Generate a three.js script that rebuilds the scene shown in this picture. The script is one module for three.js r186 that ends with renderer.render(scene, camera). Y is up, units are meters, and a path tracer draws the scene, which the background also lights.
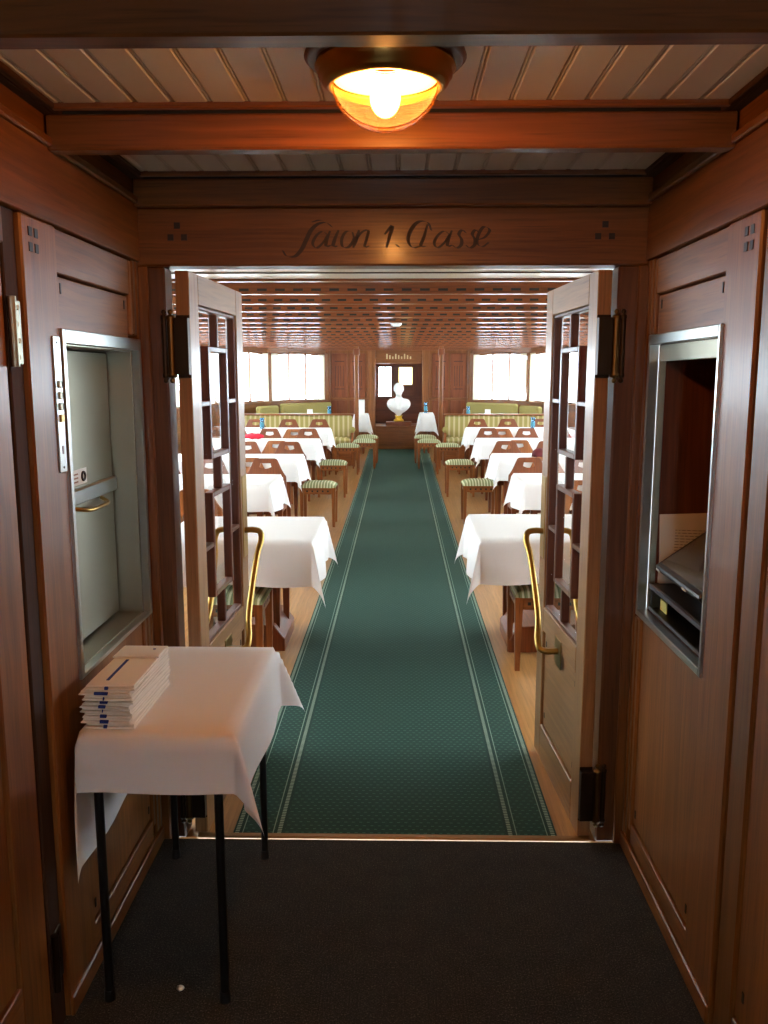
import * as THREE from 'three';
import { mergeGeometries } from 'three/addons/utils/BufferGeometryUtils.js';
import { ConvexGeometry } from 'three/addons/geometries/ConvexGeometry.js';
import { ImprovedNoise } from 'three/addons/math/ImprovedNoise.js';
import { MarchingCubes } from 'three/addons/objects/MarchingCubes.js';

// ---------------------------------------------------------------- camera, sky, exposure
const scene = new THREE.Scene();
const camera = new THREE.PerspectiveCamera(62.12, 768 / 1024, 0.02, 200);
camera.position.set(0.013, 1.62, 0);
camera.rotation.order = 'YXZ';
camera.rotation.set(-0.15866, 0.018, 0);
scene.background = new THREE.Color(0.75, 0.9, 1.0);
scene.backgroundIntensity = 21.0;
const renderer = new THREE.WebGLRenderer();
renderer.toneMapping = THREE.LinearToneMapping;
renderer.toneMappingExposure = 0.94;
renderer.shadowMap.enabled = true;

// ---------------------------------------------------------------- helpers
let seed = 7;
const rnd = () => { seed = (seed * 1664525 + 1013904223) % 4294967296; return seed / 4294967296; };
const taken = {};
function numbered(n) { const k = taken[n] = (taken[n] ?? -1) + 1; return k ? n + '_' + String(k).padStart(3, '0') : n; }
function shade(o) { o.castShadow = true; o.receiveShadow = true; return o; }
function mesh(name, geo, mat, parent) {
  const m = shade(new THREE.Mesh(geo, mat));
  m.name = parent ? name : numbered(name);
  (parent ?? scene).add(m);
  return m;
}
function tag(o, label, category, group) { Object.assign(o.userData, { label, category }); if (group) o.userData.group = group; return o; }
function thing(name, label, category, pos = [0, 0, 0], turn = 0, group) {
  const o = new THREE.Group(); o.name = numbered(name); scene.add(o);
  o.position.set(...pos); o.rotation.y = turn; return tag(o, label, category, group);
}
function structure(name, label, category = 'structure') {
  const o = new THREE.Group(); o.name = numbered(name); scene.add(o); tag(o, label, category); o.userData.kind = 'structure'; return o;
}
function copyOf(root, pos, turn, label, group) {
  const r = root.clone(); r.name = numbered(root.name.replace(/_\d{3}$/, '')); scene.add(r); r.position.set(...pos); r.rotation.y = turn;
  r.userData = { ...root.userData }; if (label) r.userData.label = label; if (group) r.userData.group = group; return r;
}
// uv in metres; grain axis becomes v
function metreUV(g, grain = 1, shift = true) {
  const p = g.attributes.position, n = g.attributes.normal, uv = new Float32Array(p.count * 2), su = shift ? rnd() * 3 : 0, sv = shift ? rnd() * 3 : 0;
  for (let i = 0; i < p.count; i++) {
    const a = [p.getX(i), p.getY(i), p.getZ(i)], m = [Math.abs(n.getX(i)), Math.abs(n.getY(i)), Math.abs(n.getZ(i))];
    const k = m[0] >= m[1] && m[0] >= m[2] ? 0 : m[1] >= m[2] ? 1 : 2, rest = [0, 1, 2].filter((q) => q !== k);
    let v = rest.includes(grain) ? grain : rest[1], u = rest.find((q) => q !== v);
    uv[2 * i] = a[u] + su; uv[2 * i + 1] = a[v] + sv;
  }
  g.setAttribute('uv', new THREE.BufferAttribute(uv, 2)); return g;
}
// chamfered box of 44 triangles between two corners
function box(x0, x1, y0, y1, z0, z1, c = 0.002, grain) {
  const lo = [Math.min(x0, x1), Math.min(y0, y1), Math.min(z0, z1)], hi = [Math.max(x0, x1), Math.max(y0, y1), Math.max(z0, z1)];
  const sz = hi.map((h, i) => h - lo[i]);
  if (grain === undefined) grain = sz[0] >= sz[1] && sz[0] >= sz[2] ? 0 : sz[1] >= sz[2] ? 1 : 2;
  c = Math.min(c, ...sz.map((s) => s * 0.4));
  let g;
  if (c <= 0) { g = new THREE.BoxGeometry(...sz); g.translate((lo[0] + hi[0]) / 2, (lo[1] + hi[1]) / 2, (lo[2] + hi[2]) / 2); g = g.toNonIndexed(); }
  else {
    const V = [], id = (sx, sy, sz_, f) => { const q = [sx ? hi[0] : lo[0], sy ? hi[1] : lo[1], sz_ ? hi[2] : lo[2]], s = [sx, sy, sz_]; for (let a = 0; a < 3; a++) if (a !== f) q[a] += s[a] ? -c : c; return q; };
    const tri = (a, b, d, out) => {
      const ab = b.map((v, i) => v - a[i]), ad = d.map((v, i) => v - a[i]), nn = [ab[1] * ad[2] - ab[2] * ad[1], ab[2] * ad[0] - ab[0] * ad[2], ab[0] * ad[1] - ab[1] * ad[0]];
      const dt = nn[0] * out[0] + nn[1] * out[1] + nn[2] * out[2]; V.push(...(dt >= 0 ? [a, b, d] : [a, d, b]));
    };
    for (let f = 0; f < 3; f++) for (const s of [0, 1]) {
      const [p, q] = [0, 1, 2].filter((k) => k !== f), at = (i, j) => { const t = [0, 0, 0]; t[f] = s; t[p] = i; t[q] = j; return id(...t, f); };
      const out = [0, 0, 0]; out[f] = s ? 1 : -1;
      tri(at(0, 0), at(1, 0), at(1, 1), out); tri(at(0, 0), at(1, 1), at(0, 1), out);
    }
    for (let e = 0; e < 3; e++) { // edges along axis e
      const [p, q] = [0, 1, 2].filter((k) => k !== e);
      for (const i of [0, 1]) for (const j of [0, 1]) {
        const at = (k, f) => { const t = [0, 0, 0]; t[e] = k; t[p] = i; t[q] = j; return id(...t, f); };
        const out = [0, 0, 0]; out[p] = i ? 1 : -1; out[q] = j ? 1 : -1;
        tri(at(0, p), at(1, p), at(1, q), out); tri(at(0, p), at(1, q), at(0, q), out);
      }
    }
    for (const i of [0, 1]) for (const j of [0, 1]) for (const k of [0, 1]) tri(id(i, j, k, 0), id(i, j, k, 1), id(i, j, k, 2), [i ? 1 : -1, j ? 1 : -1, k ? 1 : -1]);
    g = new THREE.BufferGeometry(); g.setAttribute('position', new THREE.Float32BufferAttribute(V.flat(), 3)); g.computeVertexNormals();
  }
  return metreUV(g, grain);
}
function merge(list) { return mergeGeometries(list.map((g) => { g = g.index ? g.toNonIndexed() : g; for (const k of Object.keys(g.attributes)) if (!['position', 'normal', 'uv'].includes(k)) g.deleteAttribute(k); return g; })); }
function tube(pts, r, seg = 24, rad = 10, closed = false) { return new THREE.TubeGeometry(new THREE.CatmullRomCurve3(pts.map((p) => new THREE.Vector3(...p)), closed, 'centripetal'), seg, r, rad, closed); }
function lathe(prof, seg = 32) { return new THREE.LatheGeometry(prof.map((p) => new THREE.Vector2(...p)), seg); }
function cyl(r0, r1, h, seg = 20) { return new THREE.CylinderGeometry(r0, r1, h, seg); }
function extr(shape, depth, bevel = 0.002) { const g = new THREE.ExtrudeGeometry(shape, { depth, bevelEnabled: bevel > 0, bevelSize: bevel, bevelThickness: bevel, bevelSegments: 1, curveSegments: 10 }); return g; }
function poly(pts) { const s = new THREE.Shape(); pts.forEach(([x, y], i) => (i ? s.lineTo(x, y) : s.moveTo(x, y))); s.closePath(); return s; }
// a tapered bar between square sections
function taper(x, z, y0, y1, w0, w1, dx = 0, dz = 0) {
  const pts = [];
  for (const [sx, sz] of [[-1, -1], [1, -1], [1, 1], [-1, 1]]) { pts.push(new THREE.Vector3(x + dx + sx * w0 / 2, y0, z + dz + sz * w0 / 2)); pts.push(new THREE.Vector3(x + sx * w1 / 2, y1, z + sz * w1 / 2)); }
  return metreUV(new ConvexGeometry(pts), 1);
}

// ---------------------------------------------------------------- textures and materials
const noise = new ImprovedNoise();
function canvasTex(w, h, draw, rx, ry) {
  const c = document.createElement('canvas'); c.width = w; c.height = h; draw(c.getContext('2d'), w, h);
  const t = new THREE.CanvasTexture(c); t.colorSpace = THREE.SRGBColorSpace; t.wrapS = t.wrapT = THREE.RepeatWrapping; t.magFilter = THREE.LinearFilter;
  if (rx) t.repeat.set(rx, ry); return t;
}
function dataTex(w, h, f, srgb, rx, ry) {
  const a = new Uint8Array(w * h * 4);
  for (let y = 0; y < h; y++) for (let x = 0; x < w; x++) { const c = f(x, y), i = 4 * (y * w + x); for (let k = 0; k < 3; k++) a[i + k] = Math.max(0, Math.min(255, (c.length ? c[k] : c) * 255)); a[i + 3] = 255; }
  const t = new THREE.DataTexture(a, w, h); if (srgb) t.colorSpace = THREE.SRGBColorSpace; t.wrapS = t.wrapT = THREE.RepeatWrapping; t.magFilter = THREE.LinearFilter; t.minFilter = THREE.LinearMipmapLinearFilter; t.generateMipmaps = true;
  if (rx) t.repeat.set(rx, ry); t.needsUpdate = true; return t;
}
const fbm = (x, y, z, o = 4) => { let s = 0, a = 0.5; for (let i = 0; i < o; i++) { s += a * noise.noise(x, y, z + i * 7.3); x *= 2.03; y *= 2.03; a *= 0.55; } return s; };
// one tile: 1 m across the grain, 2 m along; mirrored wrap hides the seam
function woodTex(z, contrast) {
  const t = dataTex(512, 512, (x, y) => {
    const u = x / 512, v = y / 512, w = 0.05 * fbm(u * 3, v * 2, z, 3);
    const broad = fbm((u + w) * 9, v * 1.2, z + 3, 3), fine = fbm((u + w) * 95, v * 5, z + 9, 3), pore = Math.max(0, fbm(u * 230, v * 12, z + 20, 2) - 0.12);
    const k = 0.86 + contrast * (0.28 * broad + 0.30 * fine) - contrast * 0.7 * pore;
    return [k, k * (0.985 + 0.03 * broad), k * (0.96 + 0.07 * broad)];
  }, true, 1, 0.5);
  t.wrapS = t.wrapT = THREE.MirroredRepeatWrapping; return t;
}
const grainA = woodTex(1.5, 0.75), grainB = woodTex(44.5, 0.55);
const wood = (color, roughness = 0.38, coat = 0.35, map = grainA) => new THREE.MeshPhysicalMaterial({ specularIntensity: 0.7, color, map, roughness, clearcoat: coat, clearcoatRoughness: 0.16 });
const M = {
  panel: wood('#935c2a', 0.42, 0.16), frame: wood('#804f20', 0.4, 0.18), dark: wood('#462913', 0.85, 0), jamb: wood('#683e1c', 0.4, 0.2),
  leaf: wood('#a97a4c', 0.4, 0.3, grainB), beam: wood('#8a5224', 0.36, 0.4), saloon: wood('#965a2b', 0.36, 0.4), saloonBeam: wood('#8f4d25', 0.34, 0.6), chair: wood('#8d4a25', 0.4, 0.3), chairLight: wood('#b26a38', 0.4, 0.3),
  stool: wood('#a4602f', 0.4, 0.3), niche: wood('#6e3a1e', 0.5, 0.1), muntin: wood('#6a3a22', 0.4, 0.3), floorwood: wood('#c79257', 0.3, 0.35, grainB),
  inlay: new THREE.MeshStandardMaterial({ color: '#1a120c', roughness: 0.6 }),
  letter: new THREE.MeshStandardMaterial({ color: '#33200f', roughness: 0.7 }),
  gap: new THREE.MeshStandardMaterial({ color: '#0d0b0a', roughness: 0.7 }),
  ceilingBoard: new THREE.MeshPhysicalMaterial({ color: '#d2cab8', roughness: 0.42, clearcoat: 0.25, clearcoatRoughness: 0.25 }),
  saloonCeiling: new THREE.MeshPhysicalMaterial({ color: '#d9cdb6', roughness: 0.3, clearcoat: 0.5, clearcoatRoughness: 0.12 }),
  brass: new THREE.MeshStandardMaterial({ color: '#ab8a4a', metalness: 1, roughness: 0.3 }),
  threshold: new THREE.MeshStandardMaterial({ color: '#a07d58', metalness: 1, roughness: 0.5 }),
  oldBrass: new THREE.MeshStandardMaterial({ color: '#6b5230', metalness: 1, roughness: 0.42 }),
  bronze: new THREE.MeshStandardMaterial({ color: '#3a2b1f', metalness: 0.9, roughness: 0.45 }),
  steel: new THREE.MeshPhysicalMaterial({ color: '#b9bcb8', metalness: 1, roughness: 0.28 }),
  steelDull: new THREE.MeshPhysicalMaterial({ color: '#a29e8c', metalness: 1, roughness: 0.42, anisotropy: 0.4 }),
  black: new THREE.MeshPhysicalMaterial({ color: '#0e0e10', roughness: 0.45, clearcoat: 0.3 }),
  blackMetal: new THREE.MeshStandardMaterial({ color: '#101012', metalness: 0.4, roughness: 0.5 }),
  screen: new THREE.MeshPhysicalMaterial({ color: '#23251f', roughness: 0.2, clearcoat: 0.8, clearcoatRoughness: 0.08 }),
  white: new THREE.MeshStandardMaterial({ color: '#e8e6e0', roughness: 0.8 }),
  marble: new THREE.MeshPhysicalMaterial({ color: '#eceae4', roughness: 0.5, clearcoat: 0.2 }),
  carving: new THREE.MeshStandardMaterial({ color: '#c4a87c', roughness: 0.6 }),
  gilt: new THREE.MeshStandardMaterial({ color: '#d3a62f', metalness: 0.5, roughness: 0.4 }),
  pane: new THREE.MeshPhysicalMaterial({ color: '#ffffff', transmission: 1, thickness: 0, roughness: 0.02, ior: 1.5 }),
  domeGlass: new THREE.MeshPhysicalMaterial({ color: '#ffd79a', transmission: 1, thickness: 0, roughness: 0.03, ior: 1.5 }),
  vaseGlass: new THREE.MeshPhysicalMaterial({ color: '#bcd8ea', transmission: 0.85, thickness: 0, roughness: 0.05 }),
  curtain: new THREE.MeshPhysicalMaterial({ color: '#ece8d8', transmission: 0.35, thickness: 0, roughness: 1, side: THREE.DoubleSide }),
  greenCloth: new THREE.MeshStandardMaterial({ color: '#988c50', roughness: 0.9 }),
  red: new THREE.MeshStandardMaterial({ color: '#c3122f', roughness: 0.8 }),
  darkRed: new THREE.MeshStandardMaterial({ color: '#5e1016', roughness: 0.8 }),
  blind: new THREE.MeshPhysicalMaterial({ color: '#f1dd8c', transmission: 0.5, thickness: 0, roughness: 1 }),
};
const weave = dataTex(256, 256, (x, y) => 0.5 + 0.25 * Math.sin(x * Math.PI / 2) * Math.sin(y * Math.PI / 2) + 0.2 * fbm(x / 9, y / 9, 2, 2), false, 6, 6);
M.cloth = new THREE.MeshPhysicalMaterial({ color: '#e6e2de', roughness: 0.85, side: THREE.DoubleSide, bumpMap: weave, bumpScale: 0.0003, sheen: 0.2, sheenRoughness: 0.8 });
M.linen = new THREE.MeshPhysicalMaterial({ color: '#e9e4da', roughness: 0.9, bumpMap: weave, bumpScale: 0.0004 });
M.mat = new THREE.MeshStandardMaterial({ roughness: 0.95, map: dataTex(512, 512, (x, y) => { const s = fbm(x / 5.3, y / 5.3, 5, 3), b = fbm(x / 90, y / 90, 8, 3); const k = 0.14 + 0.26 * s + 0.05 * b + (s > 0.2 ? 0.09 : 0); return [k * 1.05, k * 0.96, k * 0.87]; }, true, 2.5, 2.5), bumpMap: dataTex(256, 256, (x, y) => 0.5 + fbm(x / 2.3, y / 2.3, 3, 2), false, 6, 6), bumpScale: 0.002 });
M.mat.map.wrapS = M.mat.map.wrapT = THREE.MirroredRepeatWrapping;
// carpet print: 1.156 m across, 0.578 m along
const CW = 1.156;
M.carpet = new THREE.MeshStandardMaterial({ roughness: 0.95, map: canvasTex(2048, 1024, (c, w, h) => {
  const px = w / CW; c.fillStyle = '#153a2f'; c.fillRect(0, 0, w, h);
  c.fillStyle = '#3d6a57';
  const rows = 24, ry = h / rows, cols = 42, rx = w / cols;
  for (let r = 0; r < rows; r++) for (let k = -1; k <= cols; k++) { const x = (k + (r % 2) * 0.5) * rx + rx / 2, y = (r + 0.5) * ry; c.fillRect(x - 10, y - 4, 20, 8); }
  for (let i = 0; i < 26000; i++) { c.fillStyle = rnd() < 0.5 ? 'rgba(8,30,26,0.25)' : 'rgba(60,110,98,0.22)'; c.fillRect(rnd() * w, rnd() * h, 3, 4); }
  for (const s of [0, 1]) {
    const X = (m) => (s ? w - m * px : m * px);
    c.fillStyle = '#13352b'; for (const m of [0.016, 0.166]) c.fillRect(X(m) - 0.017 * px, 0, 0.034 * px, h);
    c.fillStyle = '#7d9482';
    for (const m of [0.034, 0.143]) c.fillRect(X(m) - 3, 0, 6, h);
    c.fillStyle = '#97a893';
    for (let k = 0; k < 48; k++) for (const m of [0.014, 0.165]) c.fillRect(X(m) - 13, (k + 0.25) * h / 48, 26, h / 96);
  }
}) });
M.stripe = new THREE.MeshStandardMaterial({ roughness: 0.9, map: canvasTex(256, 64, (c, w, h) => { c.fillStyle = '#85875a'; c.fillRect(0, 0, w, h); for (let i = 0; i < 8; i++) { c.fillStyle = '#c6c29c'; c.fillRect(i * 32 + 4, 0, 12, h); c.fillStyle = '#646a48'; c.fillRect(i * 32 + 20, 0, 4, h); } }, 4, 4) });
M.benchStripe = new THREE.MeshStandardMaterial({ roughness: 0.9, map: canvasTex(256, 64, (c, w, h) => { c.fillStyle = '#98894e'; c.fillRect(0, 0, w, h); for (let i = 0; i < 4; i++) { c.fillStyle = '#bfae80'; c.fillRect(i * 64 + 6, 0, 24, h); } }, 3, 3) });

// deck sheer of the saloon: height of its floor and beams at distance d from the camera
const lift = (d) => 0.00125 * Math.max(0, d - 4) ** 2;
const beamY = (d) => 2.12;
const DB = 2.785, XL = -0.825, XR = 0.8, FAR = 17.05;

// ---------------------------------------------------------------- corridor: floor, walls, ceiling
const floor = structure('floor', 'dark speckled entrance mat covering the vestibule floor', 'floor');
{
  const g = new THREE.BoxGeometry(2.4, 0.1, 5.2, 1, 1, 1).toNonIndexed(); g.translate(0, -0.05, 2.6 - DB + 0.005);
  mesh('mat', metreUV(g, 2, false), M.mat, floor);
  mesh('threshold', box(-0.7, 0.69, 0, 0.012, -DB + 0.005, -DB - 0.022, 0.004), M.threshold, floor).userData.label = 'polished brass threshold strip';
}
// side walls; d runs away from the camera, proud > 0 reaches into the corridor
function sideWall(s, name, label) {
  const x0 = s < 0 ? XL : XR, W = structure(name, label, 'wall');
  const at = (proud) => x0 - s * proud;
  const put = (n, d0, d1, y0, y1, proud, thick, mat, c = 0.002, parent = W) => mesh(n, box(at(proud), at(proud - thick), y0, y1, -d0, -d1, c), mat, parent);
  return { W, put, at, x0, s };
}
const NEAR = -2.2; // how far the vestibule runs behind the camera
function commonWall(w, stile0) {
  const { put } = w;
  // shell behind the panelling
  put('wall_shell', NEAR, 2.12, 0, 2.36, -0.05, 0.05, M.frame, 0);
  put('wall_shell', 2.12, 2.74, 0, 0.84, -0.05, 0.05, M.frame, 0);
  put('wall_shell', 2.12, 2.74, 1.72, 2.36, -0.05, 0.05, M.frame, 0);
  put('wall_shell', 2.74, DB + 0.08, 0, 2.36, -0.05, 0.05, M.frame, 0);
  put('frieze', NEAR, DB, 1.978, 2.15, 0.012, 0.062, M.frame);
  put('cornice', NEAR, DB, 2.15, 2.172, 0.024, 0.07, M.frame, 0.004);
  put('frieze', NEAR, DB, 2.172, 2.36, 0.006, 0.05, M.frame);
  put('cornice', NEAR, DB, 2.222, 2.236, 0.03, 0.04, M.dark, 0.002);
  put('stile', 2.752, DB, 0, 1.978, 0.006, 0.056, M.frame, 0.004); put('stile', 2.722, 2.75, 0, 0.833, 0.003, 0.053, M.frame, 0.004); put('stile', 2.722, 2.75, 1.747, 1.978, 0.003, 0.053, M.frame, 0.004);
  put('stile', 2.695, 2.72, 0.09, 0.833, 0.0, 0.05, M.panel, 0.004); put('stile', 2.695, 2.72, 1.747, 1.974, 0.0, 0.05, M.panel, 0.004);
  const st = put('stile', stile0, 2.125, 0, 1.978, 0.004, 0.054, M.panel, 0.005);
  put('rail', 2.127, 2.693, 1.868, 1.974, 0.0, 0.05, M.panel, 0.003);
  const sm = put('panel', 2.13, 2.69, 1.722, 1.863, -0.008, 0.04, M.panel, 0.003);
  put('inlay', 2.16, 2.167, 1.822, 1.848, -0.006, 0.01, M.inlay, 0, sm); put('inlay', 2.655, 2.662, 1.822, 1.848, -0.006, 0.01, M.inlay, 0, sm);
  const lp = put('panel', 2.13, 2.69, 0.125, 0.838, -0.008, 0.04, M.panel, 0.003);
  for (const d of [2.155, 2.665]) put('inlay', d, d + 0.009, 0.155, 0.18, -0.006, 0.01, M.inlay, 0, lp);
  put('rail', 2.127, 2.693, 0.0, 0.121, 0.0, 0.05, M.panel, 0.003);
  put('baseboard', stile0, DB, 0, 0.055, 0.012, 0.012, M.panel, 0.004);
  const q = stile0 + 0.036;
  for (const [dd, yy] of [[0, 1.952], [0.032, 1.952], [0, 1.918], [0.032, 1.918]]) put('inlay', q + dd, q + dd + 0.018, yy - 0.02, yy, 0.006, 0.012, M.inlay, 0, st);
  return w;
}
const wl = commonWall(sideWall(-1, 'wall_left', 'varnished wood panelled vestibule wall around the steel dumbwaiter'), 1.93);
const wr = commonWall(sideWall(1, 'wall_right', 'varnished wood panelled vestibule wall around the open niche'), 1.93);
// nearer bays
wr.put('stile', 1.82, 1.918, 0, 1.978, -0.002, 0.048, M.frame, 0.005);
wr.put('rail', 0.9, 1.82, 1.86, 1.978, -0.004, 0.046, M.panel, 0.003);
{ const p = wr.put('panel', 0.95, 1.816, 0.125, 1.856, -0.01, 0.04, M.panel, 0.003); wr.put('inlay', 1.77, 1.779, 0.19, 0.216, -0.008, 0.01, M.inlay, 0, p); }
wr.put('rail', 0.9, 1.816, 0, 0.12, -0.004, 0.046, M.panel, 0.003);
wr.put('stile', 0.8, 0.946, 0, 1.978, 0.0, 0.05, M.panel, 0.003);
wl.put('jamb', 1.86, 1.926, 0, 1.978, -0.008, 0.042, M.dark, 0.003);
wl.put('lintel', 0.9, 1.86, 1.9, 1.978, -0.004, 0.046, M.jamb, 0.003);
wl.put('stile', 0.8, 0.9, 0, 1.978, 0.0, 0.05, M.panel, 0.003);
for (const w of [wl, wr]) for (let k = 0; k < 3; k++) { const d0 = 0.78 - k, d1 = d0 - 0.94; w.put('panel', d1, d0, 0.12, 1.95, -0.008, 0.04, M.panel, 0.003); w.put('baseboard', d1, d0, 0, 0.1, 0.006, 0.03, M.panel, 0.003); }
// side door in the wall on the left
{
  const D = structure('door_3', 'varnished wooden side door with brass hinge, beside the dumbwaiter', 'door');
  const put = (n, d0, d1, y0, y1, proud, thick, mat, c, parent = D) => mesh(n, box(XL + proud, XL + proud - thick, y0, y1, -d0, -d1, c), mat, parent);
  put('stile', 1.72, 1.855, 0.012, 1.895, -0.012, 0.035, M.panel, 0.003); put('stile', 0.905, 1.03, 0.012, 1.895, -0.012, 0.035, M.panel, 0.003);
  put('rail', 1.032, 1.718, 1.72, 1.895, -0.012, 0.035, M.panel, 0.003); put('rail', 1.032, 1.718, 0.012, 0.25, -0.012, 0.035, M.panel, 0.003);
  put('panel', 1.032, 1.718, 0.252, 1.718, -0.022, 0.02, M.panel, 0.003);
  for (const [y, m] of [[1.715, M.oldBrass], [0.2, M.bronze]]) {
    const hg = put('hinge', 1.876, 1.924, y - 0.07, y + 0.07, -0.005, 0.005, m === M.bronze ? m : M.steelDull, 0.002);
    const k = cyl(0.009, 0.009, 0.15, 14); k.translate(XL + 0.002, y, -1.866); mesh('knuckle', k, m === M.bronze ? m : M.steelDull, hg);
    for (let j = 0; j < 4; j++) { const sc = cyl(0.006, 0.006, 0.004, 10); sc.rotateZ(Math.PI / 2); sc.translate(XL - 0.004, y - 0.054 + j * 0.036, -1.897 + (j % 2) * -0.008); mesh('screw', sc, m, hg); }
  }
}
// wall behind the camera, with an open doorway to the deck
{
  const B = structure('wall_back', 'panelled wall behind the vestibule with a narrow opening to the deck', 'wall');
  mesh('panel', box(-0.95, -0.1, 0, 2.36, -NEAR, -NEAR + 0.08), M.panel, B); mesh('panel', box(0.1, 0.95, 0, 2.36, -NEAR, -NEAR + 0.08), M.panel, B);
  mesh('lintel', box(-0.1, 0.1, 2.0, 2.36, -NEAR, -NEAR + 0.08), M.panel, B);
}
// bulkhead towards the saloon
{
  const B = structure('wall_front', 'varnished bulkhead framing the double doors under the carved sign', 'wall');
  mesh('jamb', box(XL, -0.738, 0, 1.965, -DB, -DB - 0.09, 0.006), M.jamb, B);
  mesh('jamb', box(0.705, XR, 0, 1.965, -DB, -DB - 0.09, 0.006), M.jamb, B);
  mesh('jamb', box(XL, -0.79, 0, 1.965, -DB + 0.012, -DB, 0.004), M.frame, B);
  mesh('jamb', box(0.765, XR, 0, 1.965, -DB + 0.012, -DB, 0.004), M.frame, B);
  const hd = mesh('header_board', box(XL, XR, 1.965, 2.142, -DB + 0.008, -DB - 0.09, 0.005), M.frame, B);
  for (const cx of [-0.69, 0.655]) for (const [dx, y] of [[0, 2.088], [-0.0215, 2.052], [0.0215, 2.052]]) mesh('inlay', box(cx + dx - 0.0095, cx + dx + 0.0095, y - 0.0095, y + 0.0095, -DB + 0.0095, -DB, 0), M.inlay, hd);
  mesh('wall_shell', box(XL, XR, 2.142, 2.5, -DB - 0.01, -DB - 0.09, 0), M.frame, B);
  // saloon side of the bulkhead
  mesh('wall_shell', box(-3.45, XL - 0.02, 0, 2.5, -DB - 0.02, -DB - 0.09, 0), M.saloon, B); mesh('wall_shell', box(XR + 0.02, 3.45, 0, 2.5, -DB - 0.02, -DB - 0.09, 0), M.saloon, B);
  // carved lettering: pen strokes with the slanted nib of the photo; letter units are photo-zoom pixels
  const sx = 0.657 / 690, ox = -0.357 - 40 * sx, oy = 2.166;
  function stroke(pts, nib = 9) {
    const cv = new THREE.CatmullRomCurve3(pts.map(([x, y]) => new THREE.Vector3(x, y, 0)), false, 'centripetal'), n = 10 * pts.length, P = [], ang = 0.9;
    const c = cv.getPoints(n), V = [];
    for (let i = 0; i <= n; i++) { const t = i / n, w = 1.55 * nib * (0.35 + 0.65 * Math.sin(Math.PI * Math.min(1, Math.max(0, t * 0.9 + 0.05)))) / 2; P.push([[c[i].x - Math.cos(ang) * w - 1, c[i].y - Math.sin(ang) * w * 0.35], [c[i].x + Math.cos(ang) * w + 1, c[i].y + Math.sin(ang) * w * 0.35]]); }
    const q = ([x, y], z) => [ox + x * sx, oy - y * sx, z];
    for (let i = 0; i < n; i++) { const a = q(P[i][0], 0), b = q(P[i][1], 0), d = q(P[i + 1][1], 0), e = q(P[i + 1][0], 0); V.push(a, b, d, a, d, e); }
    const up = []; for (let i = 0; i < V.length; i += 3) { const [a, b, d] = [V[i], V[i + 1], V[i + 2]]; const z = (b[0] - a[0]) * (d[1] - a[1]) - (b[1] - a[1]) * (d[0] - a[0]); up.push(...(z >= 0 ? [a, b, d] : [a, d, b])); }
    const g = new THREE.BufferGeometry(); g.setAttribute('position', new THREE.Float32BufferAttribute(up.flat(), 3)); g.computeVertexNormals(); g.setAttribute('uv', new THREE.Float32BufferAttribute(new Float32Array(up.length * 2), 2)); g.translate(0, 0, -DB + 0.0088); return g;
  }
  const A = (x) => [stroke([[x + 52, 112], [x + 34, 102], [x + 12, 118], [x + 2, 142], [x + 12, 155], [x + 34, 140], [x + 52, 112]], 8), stroke([[x + 60, 100], [x + 48, 132], [x + 46, 150], [x + 62, 146]], 9)];
  const S = (x) => [stroke([[x + 40, 108], [x + 28, 98], [x + 17, 112], [x + 26, 128], [x + 25, 146], [x + 10, 156], [x - 4, 146]], 10)];
  const letters = [
    [stroke([[205, 88], [185, 74], [158, 78], [135, 98], [118, 130], [102, 160], [78, 182], [52, 180], [40, 162]], 12), stroke([[138, 72], [165, 66], [190, 72]], 6)],
    A(138), [stroke([[226, 98], [212, 130], [208, 150], [222, 148]], 10)],
    [stroke([[272, 104], [252, 102], [236, 128], [240, 152], [258, 152], [276, 126], [272, 104]], 9)],
    [stroke([[294, 98], [284, 128], [274, 154]], 10), stroke([[284, 128], [304, 104], [324, 98], [318, 128], [312, 152], [328, 148]], 8)],
    [stroke([[378, 112], [404, 84], [394, 120], [384, 154]], 10)], [stroke([[418, 144], [424, 152]], 12)],
    [stroke([[532, 100], [520, 74], [490, 72], [464, 100], [456, 132], [470, 154], [496, 150]], 11)],
    [stroke([[520, 80], [508, 120], [498, 150], [514, 150]], 9)],
    A(540), S(606), S(650),
    [stroke([[684, 130], [708, 122], [724, 98], [706, 88], [688, 112], [684, 142], [700, 152], [722, 138]], 9)],
  ];
  for (const l of letters) mesh('letter', merge(l), M.letter, hd);
}
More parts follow.
